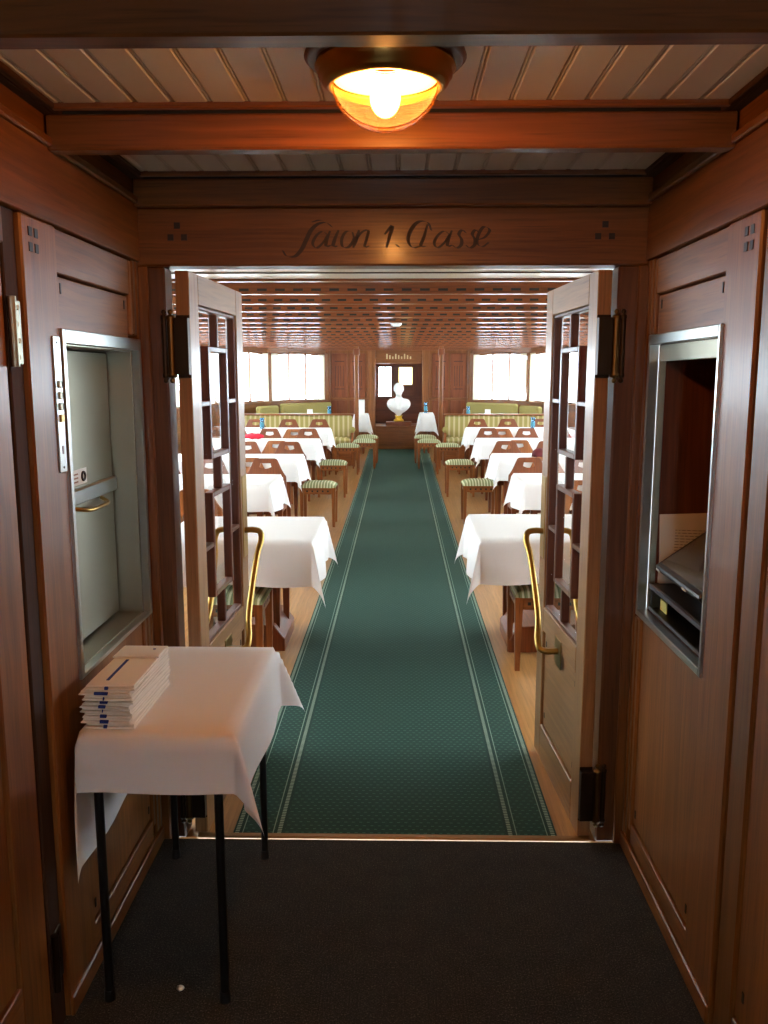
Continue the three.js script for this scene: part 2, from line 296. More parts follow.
// ceiling: painted boards with beaded joints, three beams, dark coves
{
  const Cg = structure('ceiling', 'cream tongue and groove board ceiling crossed by varnished beams', 'ceiling');
  mesh('ceiling_slab', box(-1.0, 1.0, 2.262, 2.36, -NEAR, -DB, 0), M.ceilingBoard, Cg);
  const wB = 0.0853;
  for (let k = -10; k < 10; k++) {
    const x0 = k * wB + 0.012, x1 = x0 + wB - 0.0095, a = Math.max(x0, XL), b = Math.min(x1, XR); if (b - a < 0.01) continue;
    mesh('board', box(a, b, 2.234, 2.262, -0.6, -DB, 0.003), M.ceilingBoard, Cg);
    if (x1 + 0.003 < XR && x1 > XL) mesh('bead', box(x1 + 0.0018, x1 + 0.0077, 2.2355, 2.262, -0.6, -DB, 0.002), M.ceilingBoard, Cg);
  }
  for (const [d0, d1, b] of [[0.76, 0.82, 0], [1.415, 1.47, 0], [2.085, 2.135, 0], [2.742, DB - 0.0, 1]]) {
    mesh('beam', box(XL + 0.01, XR - 0.01, 2.142, 2.222, -d0, -d1, 0.004), M.beam, Cg);
    mesh('cove', box(XL + 0.012, XR - 0.012, 2.222, 2.236, -d0 - 0.006, -d1 + (b ? 0 : 0.006), 0), M.gap, Cg);
    mesh('ceiling_strip', box(XL + 0.04, XR - 0.04, 2.222, 2.236, -d0 + 0.042, -d0 + 0.02, 0.003), M.beam, Cg);
  }
  for (const s of [-1, 1]) { const e = s < 0 ? XL : XR; mesh('ceiling_strip', box(e - s * 0.05, e - s * 0.03, 2.222, 2.236, -0.6, -DB + 0.04, 0.003), M.dark, Cg); }
}
// ceiling lamp
{
  const L = thing('ceiling_lamp', 'glowing round brass ceiling lamp with clear glass bowl between the beams', 'lamp', [-0.016, 2.234, -1.75]);
  const base = lathe([[0, 0], [0.152, 0], [0.156, -0.012], [0.146, -0.022], [0, -0.022]], 48); mesh('mount', base, M.jamb, L);
  mesh('collar', lathe([[0.132, -0.022], [0.136, -0.03], [0.128, -0.036], [0.13, -0.044], [0.121, -0.049], [0.122, -0.057], [0.112, -0.066], [0.105, -0.066], [0.104, -0.03], [0.12, -0.022]], 48), M.brass, L);
  const dome = []; for (let i = 0; i <= 14; i++) { const a = i / 14 * Math.PI / 2; dome.push([0.104 * Math.cos(a), -0.056 - 0.088 * Math.sin(a)]); }
  mesh('glass_bowl', lathe(dome, 48), M.domeGlass, L);
  mesh('reflector', lathe([[0.03, -0.03], [0.1, -0.05], [0.102, -0.048], [0.03, -0.026]], 40), new THREE.MeshStandardMaterial({ color: '#fbf1d6', roughness: 0.35 }), L);
  const bulb = new THREE.SphereGeometry(0.03, 24, 16); bulb.scale(1, 1.25, 1); bulb.translate(0, -0.082, 0);
  mesh('bulb', bulb, new THREE.MeshStandardMaterial({ color: '#ffffff', emissive: '#ffc26a', emissiveIntensity: 30 }), L);
  const light = (d) => { const pl = new THREE.PointLight('#ffc891', 0.85, 0, 2); pl.position.set(-0.016, d > 0 ? 2.15 : 2.178, -d); pl.castShadow = true; pl.shadow.radius = 1.2; scene.add(pl); };
  light(1.75);
  // the next lamp of the row, behind the photographer, lights the near face of the small table
  copyOf(L, [-0.016, 2.2615, 0.45], 0, 'second round brass ceiling lamp further back in the vestibule'); light(-0.45);
}
// dumbwaiter
{
  const x = XL, T = thing('dumbwaiter', 'stainless steel dumbwaiter hatch with two sliding doors in panelled wall', 'dumbwaiter', [x, 0.84, -2.43]);
  const put = (n, d0, d1, y0, y1, a, b, mat, c = 0.002, parent = T) => mesh(n, box(a, b, y0 - 0.84, y1 - 0.84, 2.43 - d0, 2.43 - d1, c), mat, parent);
  const fr = [put('frame', 2.11, 2.132, 0.835, 1.735, 0.012, -0.012, M.steel), put('frame', 2.728, 2.75, 0.835, 1.735, 0.012, -0.012, M.steel), put('frame', 2.132, 2.728, 1.70, 1.735, 0.012, -0.012, M.steel), put('frame', 2.132, 2.728, 0.835, 0.847, 0.012, -0.012, M.steel)];
  put('lining', 2.13, 2.14, 0.845, 1.705, -0.012, -0.16, M.steelDull); put('lining', 2.72, 2.73, 0.845, 1.705, -0.012, -0.16, M.steelDull);
  put('lining', 2.14, 2.72, 0.838, 0.848, -0.012, -0.16, M.steelDull); put('lining', 2.14, 2.72, 1.695, 1.705, -0.012, -0.16, M.steelDull);
  put('back_plate', 2.12, 2.74, 0.83, 1.72, -0.16, -0.17, M.black, 0);
  const up = put('door', 2.145, 2.705, 1.30, 1.69, -0.085, -0.1, M.steelDull), lo = put('door', 2.145, 2.705, 0.856, 1.26, -0.085, -0.1, M.steelDull);
  put('ledge', 2.142, 2.708, 1.258, 1.302, -0.072, -0.1, M.steel, 0.004);
  const hd = tube([[-0.08, 1.25 - 0.84, 0.08], [-0.05, 1.242 - 0.84, 0.05], [-0.042, 1.24 - 0.84, -0.04], [-0.05, 1.242 - 0.84, -0.12], [-0.08, 1.25 - 0.84, -0.15]], 0.006, 24, 8); mesh('handle', hd, M.brass, lo);
  const tg = put('notice', 2.31, 2.48, 1.31, 1.355, -0.0845, -0.086, M.white, 0, up);
  for (let k = 0; k < 3; k++) put('print_line', 2.325, 2.41, 1.318 + k * 0.011, 1.322 + k * 0.011, -0.0835, -0.0846, new THREE.MeshStandardMaterial({ color: '#a07a6a' }), 0, tg);
  const ring = new THREE.TorusGeometry(0.012, 0.0035, 8, 24); ring.rotateY(Math.PI / 2); ring.translate(-0.083, 1.332 - 0.84, 2.43 - 2.45); mesh('emblem', ring, M.inlay, tg);
  const cp = put('control_plate', 2.06, 2.102, 1.385, 1.715, 0.0085, 0.004, M.steel, 0.001);
  for (const y of [1.60, 1.573, 1.546]) { put('button', 2.071, 2.092, y - 0.009, y + 0.009, 0.0135, 0.006, M.steelDull, 0.002, cp); put('button_lens', 2.087, 2.091, y - 0.006, y + 0.006, 0.0145, 0.01, M.inlay, 0, cp); }
  put('button', 2.071, 2.092, 1.508, 1.527, 0.0135, 0.006, M.brass, 0.002, cp).userData.label = 'amber push button';
  put('indicator_window', 2.077, 2.086, 1.43, 1.45, 0.0095, 0.006, new THREE.MeshStandardMaterial({ color: '#5b1f18', roughness: 0.3 }), 0, cp);
  for (const y of [1.70, 1.397]) { const sc = cyl(0.003, 0.003, 0.002, 10); sc.rotateZ(Math.PI / 2); sc.translate(0.009, y - 0.84, 2.43 - 2.081); mesh('screw', sc, M.bronze, cp); }
}
// open niche on the other side
{
  const T = thing('wall_niche', 'open wooden niche with polished steel frame in the vestibule wall', 'niche', [XR, 0.86, -2.43]);
  const put = (n, d0, d1, y0, y1, a, b, mat, c = 0.002, parent = T) => mesh(n, box(a, b, y0 - 0.86, y1 - 0.86, 2.43 - d0, 2.43 - d1, c), mat, parent);
  put('frame', 2.112, 2.126, 0.85, 1.745, -0.012, 0.02, M.steel); put('frame', 2.70, 2.714, 0.85, 1.745, -0.012, 0.02, M.steel);
  put('frame', 2.126, 2.70, 1.715, 1.745, -0.012, 0.02, M.steel); put('frame', 2.126, 2.70, 0.85, 0.872, -0.012, 0.02, M.steel);
  put('lining', 2.69, 2.70, 0.86, 1.715, 0.02, 0.04, M.steelDull); put('lining', 2.126, 2.136, 0.86, 1.715, 0.02, 0.04, M.steelDull);
  put('lining', 2.136, 2.69, 1.665, 1.715, 0.02, 0.03, M.steelDull);
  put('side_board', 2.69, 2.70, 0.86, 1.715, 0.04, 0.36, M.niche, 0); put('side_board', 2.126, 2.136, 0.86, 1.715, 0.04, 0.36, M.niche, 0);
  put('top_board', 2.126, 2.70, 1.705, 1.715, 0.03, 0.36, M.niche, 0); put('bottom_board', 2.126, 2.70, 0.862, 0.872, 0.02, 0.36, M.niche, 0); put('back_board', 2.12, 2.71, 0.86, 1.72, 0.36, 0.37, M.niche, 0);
}

// ---------------------------------------------------------------- double doors
function doorLeaf(name, label, hx, fx, s) {
  // local x runs along the leaf from its hinge, z is its thickness; the aisle face is at +z for s < 0
  const D = structure(name, label, 'door'), w = 0.735, T = 0.0225;
  D.position.set(hx - s * -T, 0.014, -2.8); const ang = Math.atan2(fx - hx, 0.74);
  D.rotation.y = Math.PI / 2 - ang;
  const put = (n, x0, x1, y0, y1, mat, z = T, c = 0.003, parent = D) => mesh(n, box(x0, x1, y0, y1, -z, z, c), mat, parent);
  put('stile', 0, 0.105, 0, 1.94, M.leaf); put('stile', w - 0.105, w, 0, 1.94, M.leaf);
  put('rail', 0.105, w - 0.105, 1.84, 1.94, M.leaf); put('rail', 0.105, w - 0.105, 0.56, 0.66, M.leaf); put('rail', 0.105, w - 0.105, 0, 0.15, M.leaf);
  const pn = put('panel', 0.107, w - 0.107, 0.152, 0.558, M.leaf, 0.012);
  for (const x of [0.13, w - 0.14]) for (const y of [0.19, 0.5]) mesh('inlay', box(x, x + 0.01, y, y + 0.022, -0.0135, 0.0135, 0), M.inlay, pn);
  // glazing beads and muntins: two tall frames joined by short bars
  const gx0 = 0.105, gx1 = w - 0.105, cx = w / 2, m = 0.011, z = 0.016;
  for (const [a, b, y0, y1] of [[gx0, gx0 + 0.014, 0.66, 1.84], [gx1 - 0.014, gx1, 0.66, 1.84], [gx0 + 0.014, gx1 - 0.014, 0.66, 0.674], [gx0 + 0.014, gx1 - 0.014, 1.826, 1.84]]) put('glazing_bead', a, b, y0, y1, M.muntin, z, 0.003);
  const r = 0.125;
  const bar = (x0, x1, y0, y1) => put('muntin', x0, x1, y0, y1, M.muntin, z, 0.003);
  bar(cx - m, cx + m, 1.71, 1.826); bar(cx - m, cx + m, 1.19, 1.31); bar(cx - m, cx + m, 0.674, 0.80);
  for (const [y0, y1, ym] of [[1.31, 1.71, 1.51], [0.80, 1.19, 1.0]]) {
    bar(cx - r - m, cx - r + m, y0, y1); bar(cx + r - m, cx + r + m, y0, y1);
    bar(cx - r + m, cx + r - m, y0, y0 + 0.02); bar(cx - r + m, cx + r - m, y1 - 0.02, y1);
    bar(gx0 + 0.014, cx - r - m, ym - 0.009, ym + 0.009); bar(cx + r + m, gx1 - 0.014, ym - 0.009, ym + 0.009);
  }
  const pane = box(gx0 + 0.004, gx1 - 0.004, 0.662, 1.838, -0.0005, 0.0005, 0); pane.dispose();
  const pg = new THREE.PlaneGeometry(gx1 - gx0 - 0.006, 1.174); pg.translate((gx0 + gx1) / 2, 1.25, 0); mesh('pane', pg, M.pane, D);
  // pull handles on both faces and brass plates
  for (const f of [1, -1]) {
    const k = f * T, o = f * 0.075, ut = w - 0.06, ub = 0.36;
    mesh('handle', tube([[ut, 0.972, k], [ut, 0.975, k + f * 0.035], [ut - 0.005, 0.968, k + o * 0.88], [ut - 0.02, 0.94, k + o], [ut - 0.06, 0.885, k + o * 0.88], [ut - 0.14, 0.76, k + o * 0.78], [ut - 0.22, 0.655, k + o * 0.8], [ub + 0.035, 0.595, k + o * 0.98], [ub + 0.012, 0.57, k + o * 0.95], [ub, 0.562, k + o * 0.75], [ub, 0.56, k]], 0.0125, 64, 12), M.brass, D);
    mesh('push_plate', box(0.31, 0.41, 0.50, 0.61, k, k + f * 0.003, 0.001), M.brass, D);
    mesh('edge_plate', box(w - 0.085, w - 0.012, 0.86, 1.2, k, k + f * 0.003, 0.001), M.brass, D);
  }
  // double-action spring hinges
  for (const y of [1.70, 0.16]) {
    const h = mesh('hinge', box(-0.003, 0.0, y - 0.1, y + 0.1, -T, T, 0.001), M.bronze, D);
    for (const [dz, q] of [[-s * 0.036, 0.017], [-s * 0.058, 0.012]]) {
      const g = lathe([[0, -0.118], [0.007, -0.115], [0.009, -0.108], [0.004, -0.1], [q * 0.9, -0.098], [q * 0.9, -0.088], [q * 0.7, -0.085], [q * 0.7, 0.085], [q * 0.9, 0.088], [q * 0.9, 0.098], [0.004, 0.1], [0.009, 0.108], [0.007, 0.115], [0, 0.118]], 18);
      g.translate(-0.016, y, dz * s * -1 * s); mesh('hinge_barrel', g, dz === -s * 0.036 ? M.oldBrass : M.bronze, h);
    }
    mesh('hinge_leaf', box(-0.028, 0.0, y - 0.09, y + 0.09, -T, T, 0.001), M.bronze, h);
  }
  return D;
}
doorLeaf('door_1', 'open glazed wooden door leaf beside the small white table', -0.665, -0.628, -1);
doorLeaf('door_2', 'open glazed wooden door leaf beside the wall niche', 0.645, 0.607, 1);

// ---------------------------------------------------------------- saloon shell
function strip(x0, x1, d0, d1, n, yOf, mat, name, parent, uv = 1) { // a sheet that follows the sheer, with a thickness
  const P = [], U = [], I = [], th = 0.02;
  for (let i = 0; i <= n; i++) { const d = d0 + (d1 - d0) * i / n; for (const x of [x0, x1]) { P.push(x, yOf(d), -d); U.push(uv === 2 ? (x - x0) / (x1 - x0) : x, uv === 2 ? (d - d0) / 0.578 : d); } for (const x of [x0, x1]) { P.push(x, yOf(d) - th, -d); U.push(x, d); } }
  for (let i = 0; i < n; i++) { const a = i * 4, b = a + 4; I.push(a, a + 1, b + 1, a, b + 1, b, a + 2, b + 3, a + 3, a + 2, b + 2, b + 3, a, b, b + 2, a, b + 2, a + 2, a + 1, a + 3, b + 3, a + 1, b + 3, b + 1); }
  I.push(0, 2, 3, 0, 3, 1);
  let g = new THREE.BufferGeometry(); g.setAttribute('position', new THREE.Float32BufferAttribute(P, 3)); g.setAttribute('uv', new THREE.Float32BufferAttribute(U, 2)); g.setIndex(I); g = g.toNonIndexed(); g.computeVertexNormals();
  return mesh(name, g, mat, parent);
}
const floorS = structure('floor_saloon', 'honey coloured wooden saloon floor beside the green runner', 'floor');
strip(-3.6, 3.6, DB + 0.01, 18.2, 40, (d) => lift(d) - 0.002, M.floorwood, 'boards', floorS);
{ const c = strip(-CW / 2 + 0.0, CW / 2, DB + 0.024, FAR - 0.42, 60, (d) => lift(d) + 0.006, M.carpet, 'carpet_runner', undefined, 2); tag(c, 'long dark green dotted carpet runner with light border stripes', 'carpet'); }

const ceilS = structure('ceiling_saloon', 'glossy saloon ceiling with close varnished beams and dark inlaid dashes', 'ceiling');
strip(-3.6, 3.6, DB + 0.05, 18.2, 8, (d) => beamY(d) + 0.12, M.saloonCeiling, 'ceiling_panel', ceilS);
{
  const dash = box(-0.03, 0.03, 0.019, 0.034, -0.0008, 0.004, 0), far = [];
  for (let k = 0; k < 21; k++) {
    const d = 4.68 + k * 0.72; if (d > FAR - 0.1) break;
    const half = d > 15 ? 2.6 : d > 13.5 ? 3.2 : 3.4, y = beamY(d);
    const b = mesh('beam', box(-half, half, y, y + 0.1, -d, -d - 0.045, 0.003), M.saloonBeam, ceilS);
    const n = Math.floor(half / 0.112), many = [];
    for (let i = -n; i < n; i++) {
      const x = (i + 0.5) * 0.112, seen = k <= 4 && Math.abs(x) < 0.26 * d;
      if (seen) { const m = mesh('dash', dash, M.inlay, b); m.position.set(x, y, -d + 0.0005); }
      else { const g = dash.clone(); g.translate(x, y, -d + 0.0005); many.push(g); }
    }
    if (many.length) { const m = mesh('dashes', merge(many), M.inlay, b); m.userData.kind = 'stuff'; }
  }
}
mesh('ceiling_panel', box(-3.4, 3.4, 2.13, 2.2, -DB - 0.1, -4.64, 0), M.saloonCeiling, ceilS);
for (const d of [4.12, 4.36]) mesh('ceiling_trim', box(-3.4, 3.4, 2.125, 2.13, -d, -d - 0.02, 0.002), M.dark, ceilS);
// side and end walls in plan: polyline with a window in every bay
{
  let nWin = 0, nWall = 0;
  const names = ['wall_port', 'wall_starboard'];
  for (const s of [-1, 1]) {
    const W = structure(names[(s + 1) / 2], s < 0 ? 'panelled saloon wall with wide windows, dumbwaiter side' : 'panelled saloon wall with wide windows, niche side', 'wall');
    const pts = [[1.46, 17.0], [2.42, 15.85], [3.1, 14.3], [3.4, 12.7]]; for (let d = 11.1; d > 3; d -= 1.6) pts.push([3.4, d]); pts.push([3.4, DB + 0.09]);
    for (let i = 0; i + 1 < pts.length; i++) {
      const [xa, da] = pts[i], [xb, db] = pts[i + 1], L = Math.hypot(xb - xa, db - da);
      // local frame: x from a to b, z outward
      const G = (o) => { o.position.set(s * xa, 0, -da); o.rotation.y = Math.atan2(db - da, s * (xb - xa)) * 1; o.rotation.y = -Math.atan2(-db + da, s * (xb - xa)); return o; };
      const q = new THREE.Matrix4().makeRotationY(-Math.atan2(-(db - da), s * (xb - xa))).setPosition(s * xa, 0, -da);
      const put = (n, x0, x1, y0, y1, z0, z1, mat, parent, c = 0.003) => { const g = box(x0, x1, y0, y1, z0, z1, c); g.applyMatrix4(q); return mesh(n, g, mat, parent); };
      const dm = (da + db) / 2, sill = 1.02 + Math.min(lift(dm), 0.1), top = beamY(dm) - 0.06;
      put('wainscot', 0, L, -0.1, sill, -0.03, 0.03, M.saloon, W); put('header', 0, L, top, 2.5, -0.03, 0.03, M.saloon, W);
      put('post', -0.05, 0.06, sill, top, -0.045, 0.045, M.saloon, W, 0.006);
      put('sill', 0, L, sill, sill + 0.03, -0.075, 0.075, M.saloon, W, 0.006);
      const Wn = structure('window_' + (++nWin), 'wide saloon window, ' + ['first', 'second', 'third', 'fourth', 'fifth', 'sixth', 'seventh', 'eighth', 'ninth', 'tenth', 'eleventh'][i] + ' from the end wall, ' + (s < 0 ? 'dumbwaiter side' : 'niche side'), 'window');
      put('window_frame', 0.06, 0.1, sill + 0.03, top, -0.02, 0.02, M.saloon, Wn); put('window_frame', L - 0.09, L - 0.05, sill + 0.03, top, -0.02, 0.02, M.saloon, Wn);
      put('window_frame', 0.1, L - 0.09, sill + 0.03, sill + 0.06, -0.02, 0.02, M.saloon, Wn); put('window_frame', 0.1, L - 0.09, top - 0.04, top, -0.02, 0.02, M.saloon, Wn);
      const nm = i < 2 ? 2 : 1, mull = [0.1];
      for (let k = 1; k <= nm; k++) { const x = 0.1 + (L - 0.19) * k / (nm + 1); put('mullion', x - 0.016, x + 0.016, sill + 0.06, top - 0.04, -0.02, 0.02, M.saloon, Wn); mull.push(x); }
      mull.push(L - 0.09);
      for (let k = 0; k + 1 < mull.length; k++) { const g = new THREE.PlaneGeometry(mull[k + 1] - mull[k], top - sill - 0.1); g.translate((mull[k] + mull[k + 1]) / 2, (top + sill + 0.02) / 2, 0); g.applyMatrix4(q); mesh('pane', g, M.pane, Wn); }
      if (i < 3) { // arched trim over the window
        const arc = []; for (let k = 0; k <= 8; k++) { const t = k / 8; arc.push([0.05 + t * (L - 0.1), top - 0.09 + 0.075 * Math.sin(Math.PI * (0.12 + 0.76 * t)), -s * 0 + 0]); }
        const side = s < 0 ? 1 : -1;
        const g = tube(arc, 0.013, 24, 8); g.translate(0, 0, (s < 0 ? 1 : 1) * -0.04); g.applyMatrix4(q); mesh('arch_trim', g, M.saloon, W);
        const g2 = tube(arc, 0.013, 24, 8); g2.translate(0, 0, 0.04); g2.applyMatrix4(q); mesh('arch_trim', g2, M.saloon, W);
      }
      // curtains drawn to the posts
      if (i < 3) for (const [x0, x1, w] of [[0.07, 0.24, 0], [L - 0.22, L - 0.05, 1]]) {
        const P = [], I = [], n = 22, m = 10, zin = 0.0;
        for (let a = 0; a <= m; a++) for (let b = 0; b <= n; b++) { const v = a / m, u = b / n, pinch = 1 - 0.35 * Math.sin(Math.PI * Math.min(1, v * 1.15)), x = w ? x1 - (1 - u) * (x1 - x0) * pinch : x0 + u * (x1 - x0) * pinch; P.push(x, sill + 0.04 + (1 - v) * (top - sill - 0.07), 0.012 * Math.sin(u * 26) + zin); }
        for (let a = 0; a < m; a++) for (let b = 0; b < n; b++) { const k = a * (n + 1) + b; I.push(k, k + 1, k + n + 2, k, k + n + 2, k + n + 1); }
        const g = new THREE.BufferGeometry(); g.setAttribute('position', new THREE.Float32BufferAttribute(P, 3)); g.setIndex(I); g.computeVertexNormals();
        const inside = new THREE.Vector3(0, 0, 1).transformDirection(q), c = new THREE.Vector3(0, 0, 0).applyMatrix4(q), dir = inside.dot(new THREE.Vector3(-c.x, 0, -8 - c.z)) > 0 ? 1 : -1;
        g.translate(0, 0, dir * 0.06); g.applyMatrix4(q);
        tag(mesh('curtain', g, M.curtain), (w ? 'white curtain at the far-from-bust edge of the ' : 'white curtain at the bust-side edge of the ') + ['first', 'second', 'third'][i] + ' window' + (s < 0 ? ', dumbwaiter side' : ', niche side'), 'curtain', 'white curtains of the end windows');
      }
    }
  }
}
// end wall with the niche for the bust
{
  const W = structure('wall_end', 'panelled saloon end wall with a central niche behind the white bust', 'wall');
  const z = -FAR, y0 = lift(FAR) - 0.05, yt = beamY(FAR) + 0.2;
  for (const s of [-1, 1]) {
    mesh('wall_shell', box(s * 0.5, s * 1.5, y0, yt, z, z - 0.08, 0), M.saloon, W);
    mesh('pilaster', box(s * 0.46, s * 0.6, y0, yt - 0.12, z + 0.05, z, 0.008), M.saloon, W);
    mesh('pilaster', box(s * 1.36, s * 1.46, y0, yt - 0.12, z + 0.04, z, 0.006), M.saloon, W);
    for (const [a, b] of [[0.66, 0.98], [1.02, 1.33]]) {
      const p = mesh('panel', box(s * a, s * b, 1.2, 2.06, z + 0.018, z, 0.006), M.chair, W);
      mesh('inlay', box(s * (a + 0.06), s * (b - 0.06), 1.9, 1.912, z + 0.02, z + 0.01, 0), M.inlay, p); mesh('inlay', box(s * (a + 0.06), s * (b - 0.06), 1.36, 1.372, z + 0.02, z + 0.01, 0), M.inlay, p);
      for (let k = 0; k < 4; k++) { const x = a + 0.08 + k * (b - a - 0.16) / 3; mesh('inlay', box(s * (x - 0.004), s * (x + 0.004), 1.42, 1.82, z + 0.02, z + 0.01, 0), M.inlay, p); }
      mesh('panel', box(s * a, s * b, 0.3, 1.14, z + 0.014, z, 0.006), M.chair, W);
    }
    mesh('rail', box(s * 0.6, s * 1.36, 1.145, 1.19, z + 0.03, z, 0.006), M.saloon, W);
  }
  mesh('lintel', box(-0.46, 0.46, 1.86, yt, z + 0.02, z - 0.08, 0.005), M.saloon, W);
  for (let k = 0; k < 9; k++) mesh('carving', box(-0.25 + k * 0.058, -0.222 + k * 0.058, 1.95, 2.05 - (k % 3) * 0.025, z + 0.028, z + 0.015, 0.004), M.carving, W).userData.label = 'pale carved ornament';
  mesh('wainscot', box(-0.5, 0.5, y0, 0.66, z + 0.0, z - 0.08, 0.004), M.saloon, W);
  // niche back, with a clear window and a yellow blind
  const zb = z - 0.9;
  for (const s of [-1, 1]) mesh('niche_side', box(s * 0.5, s * 0.54, 0.6, yt, z - 0.08, zb, 0), M.saloon, W);
  mesh('niche_back', box(-0.54, 0.54, 0.6, 1.2, zb, zb - 0.04, 0), M.chair, W); mesh('niche_back', box(-0.54, 0.54, 1.8, yt, zb, zb - 0.04, 0), M.chair, W);
  mesh('niche_back', box(-0.54, -0.42, 1.2, 1.8, zb, zb - 0.04, 0), M.chair, W); mesh('niche_back', box(-0.16, 0.0, 1.2, 1.8, zb, zb - 0.04, 0), M.saloon, W); mesh('niche_back', box(0.28, 0.54, 1.2, 1.8, zb, zb - 0.04, 0), M.chair, W);
  mesh('niche_back', box(0.0, 0.28, 1.2, 1.44, zb, zb - 0.04, 0), M.chair, W);
  mesh('niche_top', box(-0.54, 0.54, yt - 0.02, yt, z, zb, 0), M.saloon, W); mesh('niche_floor', box(-0.54, 0.54, 0.6, 0.64, z, zb, 0), M.saloon, W);
  const w1 = structure('window_40', 'small bright window behind the bust', 'window'); { const g = new THREE.PlaneGeometry(0.26, 0.6); g.translate(-0.29, 1.5, zb - 0.02); mesh('pane', g, M.pane, w1); }
  const w2 = structure('window_41', 'small window with a drawn yellow blind behind the bust', 'window'); { const g = new THREE.PlaneGeometry(0.28, 0.36); g.translate(0.14, 1.62, zb - 0.02); mesh('blind', g, M.blind, w2); }
}
// posts at the end of the benches
for (const s of [-1, 1]) {
  const P = structure('column', s < 0 ? 'slim wooden post at the bench end dumbwaiter side' : 'slim wooden post at the bench end niche side', 'post'), d = 15.0, x = s * 0.735, y0 = lift(d) - 0.01;
  mesh('shaft', box(x - 0.035, x + 0.035, y0, beamY(d) + 0.01, -d + 0.035, -d - 0.035, 0.006), M.saloon, P); mesh('capital', box(x - 0.05, x + 0.05, beamY(d) - 0.14, beamY(d) - 0.03, -d + 0.05, -d - 0.05, 0.006), M.chair, P); mesh('base', box(x - 0.048, x + 0.048, y0, y0 + 0.1, -d + 0.048, -d - 0.048, 0.006), M.saloon, P);
}

// ---------------------------------------------------------------- tables and cloths
// a cloth over a w x l table, overhangs by side; corners fall in a pointed fold
function clothGeo(w, l, o, opt = {}) {
  const { flare = 0.06, tip = 0.42, tipLeft = tip, flareLeft = flare, wave = 0.012, r = 0.012, ph = 0 } = opt, n = 12, m = 12, k = 9;
  const axis = (half, oa, ob) => { const a = []; for (let i = k; i >= 1; i--) a.push(-half - oa * i / k); for (let i = 0; i <= n; i++) a.push(-half + 2 * half * i / n); for (let i = 1; i <= k; i++) a.push(half + ob * i / k); return a; };
  const X = axis(w / 2, o.left, o.right), Z = axis(l / 2, o.back, o.front), P = [], U = [], I = [];
  for (const z of Z) for (const x of X) {
    const ex = Math.max(0, Math.abs(x) - w / 2) * Math.sign(x), ez = Math.max(0, Math.abs(z) - l / 2) * Math.sign(z);
    const cx = Math.max(-w / 2, Math.min(w / 2, x)), cz = Math.max(-l / 2, Math.min(l / 2, z)), rad = Math.hypot(ex, ez);
    let px = cx, pz = cz, py = 0;
    if (rad > 0) {
      const th = Math.atan2(Math.abs(ez), Math.abs(ex)), c = Math.sin(2 * th), tilt = (ex < 0 ? flareLeft : flare) + (ex < 0 ? tipLeft : tip) * c * c;
      const bend = Math.min(1, rad / (r * 3));
      let out = rad * Math.sin(tilt) + r * bend, dn = rad * Math.cos(tilt) - r * 0.6 * bend;
      const along = Math.abs(ex) > 0 && !ez ? z : Math.abs(ez) > 0 && !ex ? x : 0, edge = ex && ez ? 0 : Math.sin(along * 11 + ph + (ex ? 1.7 : 0)) * (Math.min(1, Math.min(w / 2 - Math.abs(cx) + (ex ? 1 : 0), l / 2 - Math.abs(cz) + (ez ? 1 : 0)) * 12));
      out += wave * edge * Math.min(1, rad * 6);
      const ux = ex / rad, uz = ez / rad; px += ux * out; pz += uz * out; py -= dn;
      if (ex && ez) { const tw = 0.05 * rad * Math.sin(4 * th); px += -uz * tw * Math.sign(ex * ez); pz += ux * tw * Math.sign(ex * ez); }
    }
    P.push(px, py, pz); U.push(x, z);
  }
  const cols = X.length; for (let j = 0; j + 1 < Z.length; j++) for (let i = 0; i + 1 < cols; i++) { const a = j * cols + i; I.push(a, a + cols, a + cols + 1, a, a + cols + 1, a + 1); }
  const g = new THREE.BufferGeometry(); g.setAttribute('position', new THREE.Float32BufferAttribute(P, 3)); g.setAttribute('uv', new THREE.Float32BufferAttribute(U, 2)); g.setIndex(I); g.computeVertexNormals(); return g;
}
// small serving table in the vestibule
{
  const T = thing('side_table', 'small table with thin black steel legs under a white cloth', 'table', [-0.592, 0, -2.33]);
  mesh('table_top', box(-0.19, 0.19, 0.715, 0.742, -0.335, 0.335, 0.004), M.dark, T);
  mesh('apron', merge([box(-0.165, 0.165, 0.675, 0.715, -0.31, -0.295, 0.002), box(-0.165, 0.165, 0.675, 0.715, 0.295, 0.31, 0.002), box(-0.165, -0.15, 0.675, 0.715, -0.295, 0.295, 0.002), box(0.15, 0.165, 0.675, 0.715, -0.295, 0.295, 0.002)]), M.blackMetal, T);
  for (const sx of [-1, 1]) for (const sz of [-1, 1]) {
    const g = cyl(0.0115, 0.0115, 0.7, 16); g.translate(sx * 0.152, 0.367, sz * 0.335); const lg = mesh('leg', g, M.blackMetal, T);
    const ft = cyl(0.0135, 0.015, 0.03, 16); ft.translate(sx * 0.152, 0.0155, sz * 0.335); mesh('foot', ft, M.black, lg);
  }
  const C = mesh('tablecloth', clothGeo(0.385, 0.675, { left: 0.37, right: 0.21, front: 0.16, back: 0.2 }, { flare: 0.05, tip: 0.36, flareLeft: 0.0, tipLeft: 0.06, wave: 0.008, ph: 1 }), M.cloth);
  C.position.set(-0.59, 0.7445, -2.33); tag(C, 'white cloth with creases draped over the small black-legged table', 'tablecloth');
}
